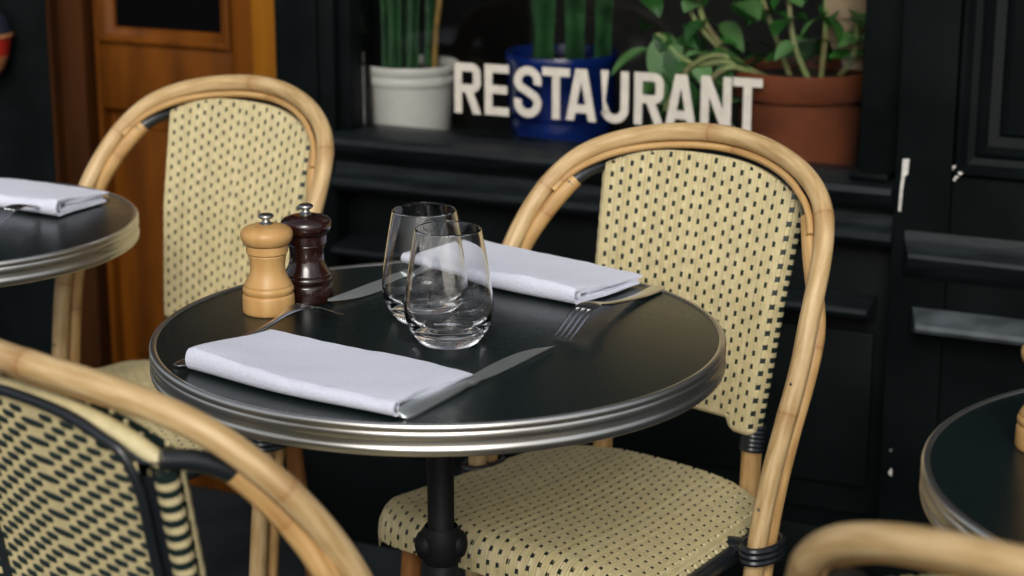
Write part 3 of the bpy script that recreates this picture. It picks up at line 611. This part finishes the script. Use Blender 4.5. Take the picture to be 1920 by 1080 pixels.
# ------------------------------------------------------------------ pepper mills
k = .00013
def mill_parts(root, wood, metal):
    body = [(.0001, 0), (.0270, 0), (.0281, .0012), (.0283, .004), (.0281, .0185), (.0272, .0205), (.0262, .0212), (.0266, .0224), (.0277, .0244), (.0278, .0268), (.0268, .0292), (.0258, .0300), (.0262, .0310), (.0252, .0330), (.0220, .0385), (.0196, .0450), (.0190, .0500), (.0192, .0555), (.0200, .0605), (.0209, .0640), (.0204, .0646), (.0204, .0654), (.0212, .0660), (.0226, .0670), (.0229, .0755), (.0215, .0758)]
    m = MB(); m.lathe(body, 64); m.build('body', wood, root, 50)
    head = [(.0215, .0758), (.0240, .0764), (.0262, .0790), (.0279, .0830), (.0284, .0862), (.0280, .0892), (.0266, .0918), (.0240, .0938), (.0222, .0946), (.0218, .0943), (.0212, .0948), (.0180, .0960), (.0120, .0972), (.0060, .0976), (.0001, .0976)]
    m = MB(); m.lathe(head, 64); m.build('head', wood, root, 50)
    knob = [(.0066, .0975), (.0068, .0986), (.0060, .0994), (.0046, .1004), (.0040, .1022), (.0046, .1036), (.0072, .1044), (.0084, .1056), (.0085, .1070), (.0078, .1082), (.0055, .1092), (.0001, .1096)]
    m = MB(); m.lathe(knob, 32); m.build('knob', metal, root)
lm = thing('pepper_mill', 'pale beech wood mill standing in front of the dark lacquered mill', 'pepper mill', (-.2644, 2.0655, TZ)); mill_parts(lm, M['beech'], M['pewter'])
dm = thing('pepper_mill', 'dark lacquered wood mill behind the pale mill on the main table', 'pepper mill', (-.2266, 2.1130, TZ), .8); mill_parts(dm, M['dark_wood'], M['pewter'])
rm = copy_tree(lm); rm.location = (.4690, 1.630, TZ); rm['label'] = 'pale wood mill on the right hand table, half cut off by the frame'
for o in (lm, dm, rm): o['group'] = 'turned wooden mills on the tables'

# ------------------------------------------------------------------ stemless tumblers
outer = [(.0001, .0006), (.0230, .0006), (.0275, .0), (.0297, .0012), (.0325, .0042), (.0395, .0140), (.0442, .0250), (.0460, .0345), (.0459, .0430), (.0446, .0560), (.0424, .0720), (.0398, .0880), (.0370, .1040), (.0341, .1190), (.0342, .1198)]
inner = [(.0335, .1205), (.0328, .1199), (.0360, .1040), (.0388, .0880), (.0414, .0720), (.0435, .0560), (.0446, .0430), (.0442, .0345), (.0415, .0265), (.0352, .0198), (.0255, .0160), (.0140, .0140), (.0001, .0134)]
def sm_prof(p, n=5): q = spline([(a, 0, b) for a, b in p], n); q[:, 0] = np.clip(q[:, 0], .0001, 1); return q[:, [0, 2]]
m = MB(); m.lathe(np.r_[sm_prof(outer[3:]), sm_prof(inner)], 96); m.lathe(np.array([outer[0], outer[1], outer[2], outer[3]]), 96)
gl = m.build('tumbler', M['glass'], None, 60); gl.location = (-.0648, 1.9485, TZ + .0003)
tag(gl, 'clear stemless glass tumbler nearer the folded front napkin', 'glass', 'stemless tumblers on the main table')
g2 = gl.copy(); COL.objects.link(g2); g2.location = (-.0928, 2.034, TZ + .0003); g2.rotation_euler = (0, 0, 1)
g2['label'] = 'clear stemless glass tumbler standing behind the other one, nearer the window'

# ------------------------------------------------------------------ napkins
def napkin(label, a, direction, length=.262, depth=.128, seed=0, group='white cloth napkins on the tables', thick=1., lift=.0032):
    """a: front left corner on the table; direction: along the long rolled edge; folded C inside a C"""
    r_ = np.random.default_rng(seed); m = MB(); ux = np.array([direction[0], direction[1]]); ux = ux / np.linalg.norm(ux); uy = np.array([-ux[1], ux[0]])
    h = .0168 * thick
    fold = lambda y0, z0, rr, sgn, n=10: [(y0 + sgn * rr * .8 * math.sin(b), z0 - rr * math.cos(b)) for b in np.linspace(0, np.pi, n)]
    outer_p = [(depth - .004, .0012), (depth * .6, .001), (.02, .0012)] + [(.010 - q[0] * 1, q[1]) for q in [(x - .0, z) for x, z in fold(0, h / 2, h / 2 - .0009, 1)]] + [(.03, h - .0006), (depth * .5, h - .0012), (depth * .85, h - .001), (depth + .001, h - .0022)]
    mid_p = [(depth - .001, h * .80)] + [(depth * .5, h * .78), (.022, h * .78)] + [(.018 - q[0], q[1]) for q in fold(0, h * .5, h * .27, 1)][::-1] + [(.022, h * .24), (depth * .5, h * .24), (depth - .006, h * .22)]
    in_p = [(.028, h * .64), (depth * .5, h * .63), (depth - .014, h * .62)] + [(depth - .010 + q[0], q[1]) for q in fold(0, h * .5, h * .11, 1)][::-1] + [(depth - .014, h * .40), (depth * .5, h * .40), (.03, h * .39)]
    for kk, prof in enumerate((outer_p, mid_p, in_p)):
        pr = np.array(spline([(y, 0, z) for y, z in prof], 3))[:, [0, 2]]; nx = 44; xs = np.linspace(0, length, nx)
        d_ = np.gradient(pr, axis=0); d_ /= np.linalg.norm(d_, axis=1)[:, None] + 1e-9; nrm = np.c_[-d_[:, 1], d_[:, 0]] * .0015
        loops = np.r_[pr + nrm, (pr - nrm)[::-1]]
        P = []
        for x in xs:
            e = x / length; sc = 1 + .10 * math.sin(3.1 * e + seed) + .05 * math.sin(9 * e + 2 * seed); row = []
            xin = x + (.0012 * kk if e < .5 else -.0012 * kk) * 1
            for y, z in loops:
                yy = y + .0045 * math.sin(5.5 * e + seed * 2) * (1 - y / depth) + .0015 * math.sin(7 * e + 1 + seed) * (y / depth)
                zz = z * sc + .0026 * (z / h) * math.sin(5 * e + 26 * y + seed) + .0035 * (z / h) * max(0, (y / depth - .6)) * math.sin(6 * e + seed)
                zz += .6 * (z / h) * (.0005 * math.sin(31 * e + 55 * y + seed) + .0005 * math.sin(17 * e - 90 * y + 2 * seed) + .0004 * math.sin(53 * e + 20 * y))
                zz = zz * (1 - .34 * smooth(y / depth))
                zz = zz * (1 - .10 * (max(0, .06 - e) / .06) ** 2 - .08 * (max(0, e - .95) / .05) ** 2)
                wx = xin + .0025 * math.sin(y * 60 + kk + seed) * (1 if e > .97 or e < .03 else 0) * .6
                row.append((a[0] + ux[0] * wx + uy[0] * yy, a[1] + ux[1] * wx + uy[1] * yy, TZ + lift + zz))
            P.append(row)
        P = np.array(P); m.grid(P, closed=True)
        for idx in (0, -1):
            L = len(pr); rows = np.array([P[idx][:L], P[idx][::-1][:L]]); m.grid(rows)
    o = m.build('napkin', M['cloth'], None, 50); return tag(o, label, 'napkin', group)
napkin('folded white napkin across the near left side of the main table', (-.3250, 1.8420), (.2125, -.147), .257, .130, 1)
napkin('folded white napkin behind the glasses on the far side of the main table', (-.138, 2.250), (.157, -.1365), .268, .130, 4)
napkin('folded white napkin on the table in front of the brown door', (-.828, 2.62), (.245, -.125), .262, .110, 2, thick=1.25)

# ------------------------------------------------------------------ cutlery
def loft(m, secs, n=10):
    """secs: (s, centre offset, height, half width, half thickness, tilt) flattened ellipses along the piece"""
    a = np.linspace(0, 2 * np.pi, n, endpoint=False); P = []
    for s, c, z, w, t in secs: P.append([(s, c + w * math.copysign(abs(math.cos(b)) ** .8, math.cos(b)), z + t * math.copysign(abs(math.sin(b)) ** .8, math.sin(b))) for b in a])
    P = np.array(P); m.grid(P, closed=True); m.add(P[0], [list(range(n))[::-1]]); m.add(P[-1], [list(range(n))])
def dense(secs, n=5): return spline(secs, n)
def fork(label, tip, end, group='forks laid on the tables'):
    m = MB(); L = math.hypot(end[0] - tip[0], end[1] - tip[1]); sL = L / .215
    zt = lambda s: .0016 + .0205 * math.sin(min(1, s / .056) * math.pi / 2) ** 1.25
    for i in range(4):
        c = (i - 1.5) * .0067
        loft(m, dense([(s * sL, c * (1 - .06 * (1 - s / .045)), zt(s), .0012 + .0009 * min(1, s / .03), .0007 + .0005 * min(1, s / .03)) for s in (0, .008, .018, .028, .036, .045)], 3), 8)
    loft(m, dense([(.043 * sL, 0, zt(.043), .0123, .0012), (.050 * sL, 0, zt(.050), .0128, .0013), (.058 * sL, 0, .0222, .0112, .0014), (.066 * sL, 0, .0212, .0078, .0015), (.076 * sL, 0, .0182, .0046, .0018), (.088 * sL, 0, .0146, .0034, .0021), (.105 * sL, 0, .0110, .0036, .0021), (.14 * sL, 0, .0062, .0058, .0018), (.175 * sL, 0, .0030, .0085, .0015), (.200 * sL, 0, .0024, .0100, .0013), (.209 * sL, 0, .0026, .0085, .0012), (.2145 * sL, 0, .0029, .0035, .0009)], 4), 14)
    o = m.build('fork', M['steel'], None, 50); o.location = (tip[0], tip[1], TZ); o.rotation_euler = (0, 0, math.atan2(end[1] - tip[1], end[0] - tip[0]))
    return tag(o, label, 'fork', group)
def knife(label, end, tip, group='table knives laid on the main table', flip=1, roll=0):
    m = MB(); L = math.hypot(end[0] - tip[0], end[1] - tip[1]); q = L / .245
    loft(m, dense([(0, 0, .0045, .0045, .0012), (.003 * q, 0, .0045, .0085, .0028), (.015 * q, 0, .0046, .0100, .0040), (.05 * q, 0, .0048, .0088, .0040), (.085 * q, 0, .0050, .0070, .0038), (.100 * q, 0, .0050, .0058, .0036), (.106 * q, 0, .0050, .0066, .0040), (.111 * q, 0, .0050, .0070, .0038), (.118 * q, 0, .0050, .0060, .0026)], 4), 16)
    S_ = np.linspace(.115, .245, 26); top = []; bot = []
    for s in S_:
        e = (s - .115) / .13; w1 = .0058 + .0018 * smooth(e * 3); w2 = .0058 + .0020 * smooth(e * 4); fall = max(0, (e - .42) / .58)
        lo = -w1 * (1 - fall ** 2.2 * 1.0) ; hi = w2
        if fall > 0: hi = w2 - .0012 * fall; lo = -w1 + (w1 + hi - .0006) * fall ** 2.6
        top.append((s * q, flip * lo, hi)); 
    P = []
    for (s, lo, hi) in top:
        hi *= flip; P.append([(s, lo, .0038), (s, lo * .3 + hi * .7, .0058), (s, hi, .0064), (s, hi, .0048), (s, lo * .3 + hi * .7, .0040)])
    m.grid(np.array(P), closed=True); m.add(P[-1], [[0, 1, 2, 3, 4]])
    o = m.build('knife', M['blade'], None, 35); o.location = (end[0], end[1], TZ); o.rotation_euler = (R(roll), 0, math.atan2(tip[1] - end[1], tip[0] - end[0]))
    return tag(o, label, 'knife', group)
fork('steel fork lying tines down beside the pale mill, handle under the near napkin', (-.190, 2.053), (-.3325, 1.8605))
fork('steel fork lying tines down between the far napkin and the knife tip', (.0525, 1.9625), (.1690, 2.1615))
fork('steel fork with its neck resting by the napkin in front of the brown door', (-.668, 2.430), (-.552, 2.630))
knife('steel table knife with its blade pointing at the fork tines', (-.1050, 1.7080), (.0370, 1.9340), roll=24, flip=-1)
knife('steel table knife half hidden behind the glasses and the dark mill', (-.062, 2.292), (-.1985, 2.0845), roll=-18, flip=-1)
